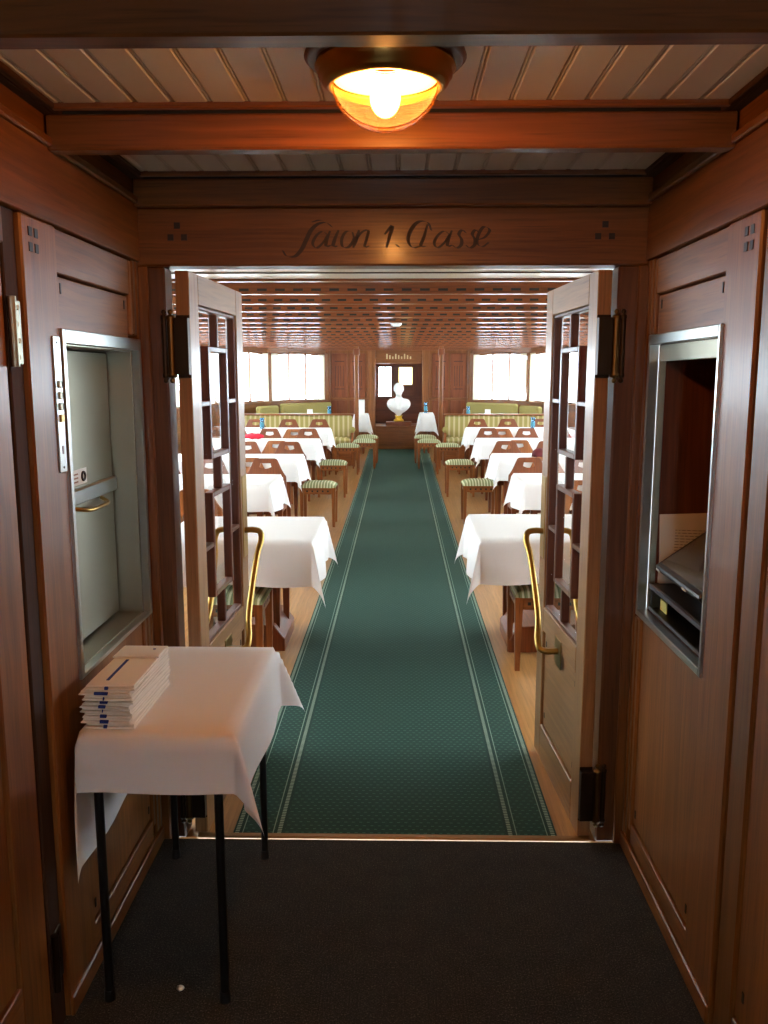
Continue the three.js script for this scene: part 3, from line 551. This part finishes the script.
// folded napkins
{
  const blue = new THREE.MeshStandardMaterial({ color: '#27408f', roughness: 0.9 });
  let y = 0.7465;
  for (let k = 0; k < 9; k++) {
    const top = k === 8, h = 0.0105 + rnd() * 0.002, a = 0.03 + (rnd() - 0.5) * 0.09, T = thing('folded_napkin', 'folded white napkin with a blue stripe, ' + ['lowest', 'second from the bottom', 'third from the bottom', 'fourth from the bottom', 'middle one', 'fourth from the top', 'third from the top', 'second from the top', 'topmost'][k] + ' of the stack', 'napkin', [-0.712 + (rnd() - 0.5) * 0.01, y, -2.165 + (rnd() - 0.5) * 0.012], -a, 'folded napkins on the small table');
    const lx = 0.0625 + rnd() * 0.003, lz = 0.155 + rnd() * 0.006, q = rnd() * 50;
    const soft = (w, hh, l, y0, z0) => { const g = new THREE.BoxGeometry(w, hh, l, 8, 3, 16), p = g.attributes.position; for (let i = 0; i < p.count; i++) { const x = p.getX(i), yv = p.getY(i) / hh, z = p.getZ(i), e = Math.max(Math.abs(x) / (w / 2), Math.abs(z) / (l / 2)), round = e > 0.97 ? (1 - (2 * yv) ** 2) : 1; const n1 = noise.noise(x * 30 + q, z * 22, q); p.setXYZ(i, x * (1 - (1 - round) * 0.05 + n1 * 0.02), y0 + hh / 2 + p.getY(i) * (0.94 + 0.3 * n1) * (yv > 0 || true ? 1 : 1), z0 + z * (1 - (1 - round) * 0.018 + n1 * 0.012)); } g.computeVertexNormals(); return g; };
    mesh('cloth', soft(2 * lx, h * 0.5, 2 * lz, 0, 0), M.linen, T); mesh('fold', soft(2 * lx - 0.006, h * 0.5, 2 * lz - 0.008, h * 0.5, -0.003), M.linen, T);
    if (top) mesh('flap', soft(2 * lx - 0.002, h * 0.5, lz * 0.6, h, -lz * 0.68), M.linen, T);
    mesh('stripe', box(-0.022, -0.014, h * 0.5, h + 0.0008, -lz * 0.3, lz * 0.72, 0), blue, T); mesh('stripe', box(-0.026 + rnd() * 0.02, -0.008 + rnd() * 0.02, h * 0.25, h * 0.85, lz - 0.004, lz + 0.0018, 0), blue, T);
    if (top) mesh('monogram', box(0.03, 0.037, h * 1.3, h * 1.5 + 0.0006, -0.125, -0.118, 0), blue, T);
    y += h + 0.0006;
  }
}
// crumpled foil on the mat
{
  const g = new THREE.IcosahedronGeometry(0.012, 1); const p = g.attributes.position; for (let i = 0; i < p.count; i++) { const k = 0.75 + 0.5 * Math.abs(noise.noise(p.getX(i) * 140, p.getY(i) * 140, p.getZ(i) * 140)) ; p.setXYZ(i, p.getX(i) * k, p.getY(i) * k * 0.55, p.getZ(i) * k); }
  g.computeVertexNormals(); const m = mesh('foil_scrap', g, M.steel); m.position.set(-0.567, 0.007, -2.03); tag(m, 'tiny crumpled silver foil scrap on the dark mat', 'litter');
}
// niche contents
{
  const grey = new THREE.MeshStandardMaterial({ color: '#3a3d42', roughness: 0.35 });
  const tr = thing('paper_tray', 'black metal tray with open front standing in the wall niche', 'tray', [XR + 0.024, 0.873, -2.43]);
  mesh('tray_base', box(0, 0.2, 0.002, 0.01, -0.25, 0.25, 0.002), M.black, tr); mesh('tray_back', box(0.19, 0.2, 0.01, 0.09, -0.25, 0.25, 0.002), M.black, tr);
  mesh('tray_side', box(0, 0.19, 0.01, 0.09, -0.25, -0.24, 0.002), M.black, tr); mesh('tray_side', box(0, 0.19, 0.01, 0.09, 0.24, 0.25, 0.002), M.black, tr);
  mesh('tray_shelf', box(0.0, 0.2, 0.085, 0.09, -0.25, 0.25, 0.002), M.black, tr);
  mesh('tray_rail', box(-0.008, 0, 0.075, 0.09, -0.25, 0.25, 0.002), grey, tr); mesh('tray_rail', box(-0.008, 0, 0.004, 0.016, -0.25, 0.25, 0.002), grey, tr); mesh('tray_rail', box(-0.008, 0, 0.016, 0.075, 0.238, 0.25, 0.002), grey, tr);
  const tb = thing('tablet_terminal', 'black touchscreen order terminal leaning in the wall niche', 'terminal', [XR + 0.14, 0.963, -2.44]);
  const inner = (n, g, m, p = tb) => { g.rotateZ(0.62); g.translate(-0.015, 0.125, 0); return mesh(n, g, m, p); };
  inner('housing', box(-0.12, 0.15, -0.014, 0.014, -0.2, 0.2, 0.006), M.black); inner('screen', box(-0.1, 0.13, 0.0135, 0.0155, -0.18, 0.18, 0.001), M.screen);
  mesh('stand', box(-0.04, 0.08, 0.0, 0.1, -0.08, 0.08, 0.01), M.black, tb);
  for (const z of [-0.185, 0.06]) inner('corner_light', box(-0.123, -0.118, -0.006, 0.004, z - 0.012, z + 0.012, 0.001), M.white);
  const paper = new THREE.MeshStandardMaterial({ color: '#cfc8bb', roughness: 0.9, map: canvasTex(256, 256, (c, w, h) => { c.fillStyle = '#fff'; c.fillRect(0, 0, w, h); c.fillStyle = 'rgba(90,85,80,0.55)'; for (let k = 0; k < 16; k++) { const y = 50 + k * 11; for (let x = 60; x < 190;) { const l = 6 + rnd() * 16; c.fillRect(x, y, l, 3); x += l + 5; } } }) });
  const sheet = (x, y, z, w, h, lean, turn, label) => { const g = new THREE.BoxGeometry(w, h, 0.0015); g.translate(0, h / 2, 0); const m = mesh('paper_sheet', g, paper); m.position.set(x, y, z); m.rotation.set(-lean, 0, turn); return tag(m, label, 'paper', 'papers in the wall niche'); };
  sheet(XR + 0.142, 0.964, -2.672, 0.19, 0.225, 0.03, 0.03, 'printed paper sheet standing behind the terminal in the niche');
  sheet(XR + 0.135, 0.964, -2.666, 0.19, 0.215, 0.03, -0.03, 'front printed sheet standing behind the terminal in the niche');
  const note = mesh('sticky_note', box(-0.002, 0.002, 0, 0.035, -0.03, 0.03, 0), new THREE.MeshStandardMaterial({ color: '#d8d07a', roughness: 0.9 })); note.position.set(XR + 0.05, 0.8835, -2.62); tag(note, 'small pale yellow slip at the end of the paper tray', 'paper');
}

// ---------------------------------------------------------------- saloon furniture
const rowTable = (s, i) => ['dining_table', s, i];
function leg4(name, T, w, l, h, top, foot, mat) { for (const sx of [-1, 1]) for (const sz of [-1, 1]) mesh(name, taper(sx * w, sz * l, 0, h, foot, top), mat, T); }
function diningTable(x0, x1, dNear, dFar, label, clothLabel, over, s, legs) {
  const x = (x0 + x1) / 2, d = (dNear + dFar) / 2, w = Math.abs(x1 - x0), l = dFar - dNear, y = lift(d) + (d > 15 && Math.min(Math.abs(x0), Math.abs(x1)) < 0.57 ? 0.016 : 0);
  const T = thing('dining_table', label, 'table', [x, y, -d], 0, 'dining tables of the saloon');
  mesh('table_top', box(-w / 2 + 0.006, w / 2 - 0.006, 0.715, 0.742, -l / 2 + 0.006, l / 2 - 0.006, 0.004), M.chair, T);
  mesh('apron', merge([box(-w / 2 + 0.06, w / 2 - 0.06, 0.63, 0.715, -l / 2 + 0.06, -l / 2 + 0.08), box(-w / 2 + 0.06, w / 2 - 0.06, 0.63, 0.715, l / 2 - 0.08, l / 2 - 0.06), box(-w / 2 + 0.06, -w / 2 + 0.08, 0.63, 0.715, -l / 2 + 0.08, l / 2 - 0.08), box(w / 2 - 0.08, w / 2 - 0.06, 0.63, 0.715, -l / 2 + 0.08, l / 2 - 0.08)]), M.chair, T);
  if (legs) for (const [lx, lz] of legs) mesh('leg', taper(lx, lz, 0, 0.715, 0.03, 0.055), M.chair, T); else leg4('leg', T, w / 2 - 0.08, l / 2 - 0.08, 0.715, 0.055, 0.03, M.chair);
  const C = mesh('tablecloth', clothGeo(w, l, over, { flare: 0.05, tip: 0.24, wave: 0.03, ph: x * 7 + d }), M.cloth); C.position.set(x, y + 0.7445, -d); tag(C, clothLabel, 'tablecloth', 'white cloths on the saloon tables');
}
const side = (s) => (s < 0 ? 'dumbwaiter side' : 'niche side');
const rows = [[6.75, 7.5, 'second'], [8.55, 9.3, 'third'], [10.5, 11.25, 'fourth'], [12.3, 13.05, 'fifth']];
for (const s of [-1, 1]) {
  const o = { left: 0.27, right: 0.27, front: 0.25, back: 0.25 }, k = s > 0 ? 0.12 : 0;
  diningTable(s * 0.46, s * 1.3, 4.46 + k * 0.6, 5.27 + k, 'wooden dining table under white cloth, first behind the double doors, ' + side(s), 'white cloth on the first table behind the double doors, ' + side(s), o, s, [[-s * 0.18, -0.36], [-s * 0.16, -0.08], [s * 0.33, -0.36], [s * 0.33, 0.3]]);
  const o2 = { ...o, front: 0.22, back: 0.22 };
  for (const [a, b, n] of rows) diningTable(s * 1.04, s * 2.55, a + k, b + k, n + ' dining table from the double doors, ' + side(s), 'white cloth on the ' + n + ' table from the double doors, ' + side(s), o2, s);
}
// stools with striped seats
function makeStool() {
  const T = thing('stool', '', 'stool', [0, 0, 0], 0, 'wooden stools along the runner'), h = 0.19;
  for (const [x, z] of [[-1, -1], [1, -1], [1, 1], [-1, 1]]) mesh('leg', taper(x * (h - 0.022), z * (h - 0.022), 0, 0.42, 0.026, 0.044), M.stool, T);
  for (const q of [0, 1, 2, 3]) {
    const g = box(-h + 0.045, h - 0.045, 0.35, 0.42, h - 0.034, h - 0.012, 0.003); g.rotateY(q * Math.PI / 2); const r = mesh('apron', g, M.stool, T);
    for (let k = -2; k <= 2; k++) { const i = box(k * 0.055 - 0.009, k * 0.055 + 0.009, 0.375, 0.393, h - 0.0125, h - 0.0112, 0); i.rotateY(q * Math.PI / 2); mesh('inlay', i, M.inlay, r); }
  }
  const P = [], U = [], I = [], n = 14;
  for (let j = 0; j <= n; j++) for (let i = 0; i <= n; i++) { const u = i / n * 2 - 1, v = j / n * 2 - 1, e = Math.pow(Math.max(Math.abs(u), Math.abs(v)), 6); P.push(u * h, 0.42 + 0.055 * (1 - e) * (0.75 + 0.25 * (1 - u * u) * (1 - v * v)), v * h); U.push(u * h, v * h); }
  for (let j = 0; j < n; j++) for (let i = 0; i < n; i++) { const a = j * (n + 1) + i; I.push(a, a + n + 1, a + n + 2, a, a + n + 2, a + 1); }
  const g = new THREE.BufferGeometry(); g.setAttribute('position', new THREE.Float32BufferAttribute(P, 3)); g.setAttribute('uv', new THREE.Float32BufferAttribute(U, 2)); g.setIndex(I); g.computeVertexNormals();
  const c = mesh('seat_cushion', g, M.stripe, T); c.userData.label = 'green and cream striped cushion';
  return T;
}
{
  const proto = makeStool(); let first = true;
  for (const [x, d, t, where] of [
    [-0.9, 4.55, 0, 'beside the open door leaf'], [-0.85, 9.07, 0, 'at the end of the third table'], [-0.86, 11.08, 0, 'at the end of the fourth table'], [-0.8, 13.28, 0, 'at the end of the fifth table'], [-0.56, 13.88, 0, 'first on the runner past the fifth table'], [-0.54, 14.6, 0, 'second on the runner past the fifth table'],
    [0.84, 4.72, 0, 'beside the open door leaf'], [0.89, 9.25, 0, 'at the end of the third table'], [0.81, 11.15, 0, 'at the end of the fourth table'], [0.78, 13.35, 0, 'at the end of the fifth table'], [0.5, 13.88, 0, 'first on the runner past the fifth table'], [0.46, 14.6, 0, 'second on the runner past the fifth table']]) {
    const l = 'wooden stool with striped green seat ' + where + ', ' + side(x);
    if (first) { proto.position.set(x, lift(d), -d); proto.userData.label = l; first = false; } else copyOf(proto, [x, lift(d) + (Math.abs(x) < 0.8 && d > 13.5 ? 0.013 : 0), -d], t, l);
  }
}
// chairs with a pierced handle in the back
function makeChair(mat) {
  const T = thing('dining_chair', '', 'chair', [0, 0, 0], 0, 'dining chairs with pierced backs');
  mesh('leg', taper(-0.19, 0.18, 0, 0.42, 0.026, 0.042), mat, T); mesh('leg', taper(0.19, 0.18, 0, 0.42, 0.026, 0.042), mat, T);
  mesh('leg', taper(-0.18, -0.17, 0, 0.44, 0.028, 0.042, 0, -0.05), mat, T); mesh('leg', taper(0.18, -0.17, 0, 0.44, 0.028, 0.042, 0, -0.05), mat, T);
  mesh('seat_frame', box(-0.2, 0.2, 0.37, 0.425, -0.19, 0.2, 0.006), mat, T);
  mesh('seat_cushion', box(-0.195, 0.195, 0.425, 0.46, -0.18, 0.195, 0.016), M.stripe, T);
  const s = new THREE.Shape(); s.moveTo(-0.2, 0); s.lineTo(0.2, 0); s.bezierCurveTo(0.19, 0.15, 0.2, 0.2, 0.19, 0.25); s.bezierCurveTo(0.15, 0.3, 0.13, 0.36, 0.11, 0.40); s.quadraticCurveTo(0.1, 0.415, 0.08, 0.415); s.lineTo(-0.08, 0.415); s.quadraticCurveTo(-0.1, 0.415, -0.11, 0.4); s.bezierCurveTo(-0.13, 0.36, -0.15, 0.3, -0.19, 0.25); s.bezierCurveTo(-0.2, 0.2, -0.19, 0.15, -0.2, 0);
  const h = new THREE.Path(); h.moveTo(-0.06, 0.335); h.quadraticCurveTo(0, 0.30, 0.06, 0.335); h.lineTo(0.05, 0.375); h.lineTo(-0.05, 0.375); h.closePath(); s.holes.push(h);
  const h2 = new THREE.Path(); h2.moveTo(-0.13, 0.05); h2.lineTo(0.13, 0.05); h2.bezierCurveTo(0.13, 0.12, 0.12, 0.2, 0.08, 0.25); h2.lineTo(-0.08, 0.25); h2.bezierCurveTo(-0.12, 0.2, -0.13, 0.12, -0.13, 0.05); s.holes.push(h2);
  const g = extr(s, 0.018, 0.003); metreUV(g, 1); g.rotateX(-0.17); g.translate(0, 0.42, -0.185); mesh('backrest', g, mat, T);
  return T;
}
{
  const pA = makeChair(M.chair), pB = makeChair(M.chairLight); pB.scale.set(1, 0.94, 1); let fa = true, fb = true;
  const ords = ['first', 'second', 'third', 'fourth', 'fifth'];
  const place = (light, x, d, turn, l) => { const p = light ? pB : pA; if (light ? fb : fa) { p.position.set(x, lift(d), -d); p.rotation.y = turn; p.userData.label = l; if (light) fb = false; else fa = false; } else copyOf(p, [x, lift(d), -d], turn, l); };
  for (const s of [-1, 1]) {
    const k = s > 0 ? 0.12 : 0;
    rows.forEach(([a, b], i) => {
      const row = ords[i + 1];
      [[1.25, 'first from the runner'], [1.76, 'second from the runner'], [2.25, 'third from the runner']].forEach(([x, w]) => place(false, s * (x + 0.02 * Math.sin(i * 3 + x * 5)), b + k + 0.245, 0, 'brown wooden chair behind the ' + row + ' table, ' + w + ', ' + side(s)));
      [[1.5, 'the only light one']].forEach(([x, w]) => place(true, s * x, a + k - 0.28, Math.PI, 'light wooden chair in front of the ' + row + ' table, ' + side(s)));
    });
  }
  place(false, 0.98, 16.0, -Math.PI / 2, 'brown wooden chair at the small table beside the bust');
}
// striped benches in front of the posts, sofas along the end windows
for (const s of [-1, 1]) {
  const d = 14.55, y = lift(d), T = thing('bench', 'high-backed green striped bench behind the fifth table, ' + side(s), 'bench', [s * 1.72, y, -d], 0, 'striped benches');
  mesh('backrest', box(-0.93, 0.93, 0.42, 0.82, -0.05, 0.05, 0.03, 1), M.benchStripe, T); mesh('top_rail', box(-0.95, 0.95, 0.82, 0.845, -0.06, 0.06, 0.008), M.stool, T);
  mesh('seat', box(-0.93, 0.93, 0.36, 0.46, 0.05, 0.5, 0.03, 2), M.benchStripe, T); mesh('plinth', box(-0.93, 0.93, 0, 0.36, -0.04, 0.46, 0.006), M.stool, T);
  const e = -s * 0.95; mesh('end_panel', box(e - 0.02, e + 0.02, 0, 0.6, -0.05, 0.45, 0.008), M.stool, T); const sc = cyl(0.05, 0.05, 0.06, 24); sc.rotateX(Math.PI / 2); sc.translate(e, 0.6, 0.42); mesh('arm_scroll', sc, M.greenCloth, T);
  const pts = [[1.3, 16.75], [2.2, 15.65], [2.5, 14.95]];
  for (let i = 0; i < 2; i++) {
    const [xa, da] = pts[i], [xb, db] = pts[i + 1], L = Math.hypot(xb - xa, db - da), yy = lift((da + db) / 2);
    const U = thing('window_sofa', 'green upholstered sofa under the ' + (i ? 'second' : 'first') + ' window from the end wall, ' + side(s), 'sofa', [s * (xa + xb) / 2, yy, -(da + db) / 2], Math.atan2(s * (db - da), (xb - xa)) * 1, 'window sofas');
    U.rotation.y = -Math.atan2(-(db - da), s * (xb - xa)) + (s > 0 ? Math.PI : 0);
    const f = s > 0 ? 1 : 1; const zb = s > 0 ? -1 : -1;
    const h = L / 2 - 0.05; mesh('backrest', box(-h, h, 0.4, 0.93, zb * 0.0 - 0.05, 0.05, 0.03), M.greenCloth, U); mesh('seat', box(-h, h, 0.34, 0.44, 0.05, 0.5, 0.03), M.greenCloth, U); mesh('plinth', box(-h, h, 0.0, 0.34, -0.04, 0.45, 0.004), M.stool, U);
  }
  // small table by the bust and the long table between bench and sofa
  const x1 = s * 0.62, d1 = 16.05; 
  diningTable(s < 0 ? -0.82 : 0.4, s < 0 ? -0.58 : 0.64, 15.8, 16.2, 'small table beside the white bust, ' + side(s), 'white cloth on the small table beside the bust, ' + side(s), { left: 0.34, right: 0.34, front: 0.34, back: 0.3 }, s);
  diningTable(s * 1.25, s * 1.75, 15.1, 15.55, 'table between the striped bench and the window sofa, ' + side(s), 'white cloth on the table behind the striped bench, ' + side(s), { left: 0.2, right: 0.2, front: 0.2, back: 0.2 }, s);
  // low casings by the doors
  const B = thing('floor_casing', 'low brown wooden casing with sloping top under the first table, ' + side(s), 'casing', [s * 0.67, lift(5), -5.1], 0);
  const pf = poly([[0, 0], [0.45, 0], [0.45, 0.17], [0.06, 0.15], [0, 0.07]]); let g = extr(pf, 0.46, 0.004); g.translate(0, 0, -0.23); metreUV(g, 2); if (s < 0) g.rotateY(Math.PI); mesh('body', g, M.chair, B);
}
// table ware
function vase(x, d, base, label, h = 0.17) {
  const T = thing('flower_glass', label, 'glass', [x, lift(d) + base, -d], 0, 'glasses and vases on the tables');
  mesh('glass', lathe([[0, 0], [0.032, 0], [0.034, 0.01], [0.03, h * 0.6], [0.036, h], [0.033, h], [0.027, h * 0.6], [0.028, 0.012], [0, 0.012]], 20), M.vaseGlass, T);
  mesh('label', cyl(0.034, 0.034, h * 0.4, 16).translate(0, h * 0.42, 0), new THREE.MeshStandardMaterial({ color: '#3f7f93', roughness: 0.6 }), T);
}
vase(-2.02, 12.6, 0.746, 'tall bluish glass on the fifth table dumbwaiter side');
vase(2.0, 12.75, 0.746, 'tall bluish glass on the fifth table niche side');
vase(0.5, 15.9, 0.762, 'pale blue glass on the small table beside the bust', 0.2);
vase(1.25, 15.4, 0.746, 'bluish glass on the table behind the striped bench, niche side');
vase(-1.25, 15.4, 0.746, 'bluish glass on the table behind the striped bench, dumbwaiter side');
{
  const cardOf = (x, d, w, h, label) => { const g = merge([box(-w / 2, w / 2, 0, h, -0.02, -0.017, 0), box(-w / 2, w / 2, 0, h, 0.017, 0.02, 0), box(-w / 2, w / 2, h - 0.003, h, -0.02, 0.02, 0)]); const m = mesh('menu_card', g, M.white); m.position.set(x, lift(d) + 0.7465, -d); tag(m, label, 'menu', 'menus standing on tables'); };
  cardOf(-0.7, 15.95, 0.13, 0.26, 'tall white menu standing on the small table beside the bust'); cardOf(-1.6, 15.4, 0.1, 0.12, 'small white card on the table behind the striped bench, dumbwaiter side'); cardOf(1.6, 15.4, 0.1, 0.12, 'small white card on the table behind the striped bench, niche side');
  const rn = new THREE.SphereGeometry(1, 24, 12); rn.scale(0.13, 0.035, 0.1); const p = rn.attributes.position; for (let i = 0; i < p.count; i++) p.setY(i, p.getY(i) * (1 + 0.5 * noise.noise(p.getX(i) * 20, 3, p.getZ(i) * 20))); rn.computeVertexNormals();
  const r = mesh('red_scarf', rn, M.red); r.position.set(-1.85, lift(11) + 0.795, -10.9); tag(r, 'bright red scarf lying on the fourth table', 'scarf');
  const cap = lathe([[0, 0.09], [0.04, 0.085], [0.075, 0.06], [0.085, 0.03], [0.088, 0], [0, 0]], 24); const c = mesh('knitted_cap', cap, M.darkRed); c.position.set(1.5, lift(9) + 0.747, -9.0); tag(c, 'dark red cap lying on the third table', 'cap');
  const sm = mesh('smoke_detector', lathe([[0, -0.035], [0.03, -0.033], [0.05, -0.02], [0.055, 0], [0, 0]], 24), M.white); sm.position.set(-0.02, 2.12, -8.3); tag(sm, 'small white round detector on a ceiling beam', 'detector');
}
// plinth, base and bust
{
  const y0 = lift(16.8), C = thing('bust_console', 'wooden console plinth carrying the white bust', 'plinth', [0, y0, -FAR + 0.24]);
  mesh('body', box(-0.45, 0.45, 0, 0.42, -0.16, 0.18, 0.008), M.saloon, C); mesh('top', box(-0.455, 0.455, 0.42, 0.45, -0.17, 0.2, 0.008), M.saloon, C); mesh('step', box(-0.25, 0.25, 0.45, 0.53, -0.13, 0.15, 0.008), M.chair, C); mesh('panel', box(-0.42, 0.42, 0.06, 0.36, 0.18, 0.188, 0.004), M.saloon, C);
  const B = thing('bust', 'white marble bust on a gilt base in front of the niche', 'bust', [0.0, y0 + 0.532, -FAR + 0.2]);
  mesh('base', lathe([[0, 0], [0.1, 0], [0.1, 0.03], [0.07, 0.05], [0.06, 0.09], [0.085, 0.11], [0, 0.11]], 28), M.gilt, B);
  // one continuous figure from a distance field
  const N = 72, mc = new MarchingCubes(N, M.marble, false, false, 60000), sc = 0.36; mc.isolation = 0;
  const cap = (p, a, b, r0, r1) => { const ab = b.map((v, i) => v - a[i]), ap = p.map((v, i) => v - a[i]); const t = Math.max(0, Math.min(1, ap.reduce((q, v, i) => q + v * ab[i], 0) / Math.max(1e-9, ab.reduce((q, v) => q + v * v, 0)))); return Math.hypot(...ap.map((v, i) => v - ab[i] * t)) - (r0 + (r1 - r0) * t); };
  const smin = (a, b, k) => { const h = Math.max(0, k - Math.abs(a - b)) / k; return Math.min(a, b) - h * h * k / 4; };
  const ell = (p, c, r) => { const q = p.map((v, i) => (v - c[i]) / r[i]); return (Math.hypot(...q) - 1) * Math.min(...r); };
  for (let k = 0; k < N; k++) for (let j = 0; j < N; j++) for (let i = 0; i < N; i++) {
    const p = [i, j, k].map((v) => (v / (N / 2) - 1) * sc);
    let d = cap(p, [0, -0.3, 0], [0, -0.18, 0], 0.045, 0.09);
    d = smin(d, cap(p, [-0.14, -0.1, 0], [0.14, -0.1, 0], 0.085, 0.085), 0.08); d = smin(d, ell(p, [0, -0.15, 0.02], [0.19, 0.14, 0.1]), 0.06);
    d = smin(d, cap(p, [0, -0.05, -0.01], [0, 0.08, 0.005], 0.055, 0.05), 0.06);
    d = smin(d, ell(p, [0, 0.17, 0.01], [0.083, 0.115, 0.1]), 0.03); d = smin(d, ell(p, [0, 0.2, -0.025], [0.098, 0.1, 0.1]), 0.03);
    d = smin(d, cap(p, [0, 0.18, 0.1], [0, 0.145, 0.122], 0.012, 0.016), 0.015); d = smin(d, ell(p, [0, 0.08, 0.07], [0.04, 0.03, 0.035]), 0.03); d = smin(d, ell(p, [0, 0.117, 0.098], [0.026, 0.009, 0.014]), 0.008);
    for (const s of [-1, 1]) { d = smin(d, ell(p, [s * 0.088, 0.165, -0.005], [0.013, 0.028, 0.02]), 0.01); d = Math.max(d, -ell(p, [s * 0.034, 0.185, 0.108], [0.018, 0.012, 0.014])); d = smin(d, ell(p, [s * 0.034, 0.183, 0.096], [0.014, 0.009, 0.01]), 0.004); d = smin(d, cap(p, [s * 0.06, -0.02, 0.07], [s * 0.02, -0.2, 0.12], 0.02, 0.025), 0.03); }
    mc.field[i + j * N + k * N * N] = -d;
  }
  mc.update(); const nV = mc.count, g = new THREE.BufferGeometry();
  g.setAttribute('position', new THREE.Float32BufferAttribute(Array.from(mc.positionArray.slice(0, nV * 3)), 3)); g.setAttribute('normal', new THREE.Float32BufferAttribute(Array.from(mc.normalArray.slice(0, nV * 3)), 3));
  g.scale(sc, sc, sc); g.translate(0, 0.11 + 0.34, 0); mesh('figure', g, M.marble, B);
}
renderer.render(scene, camera);
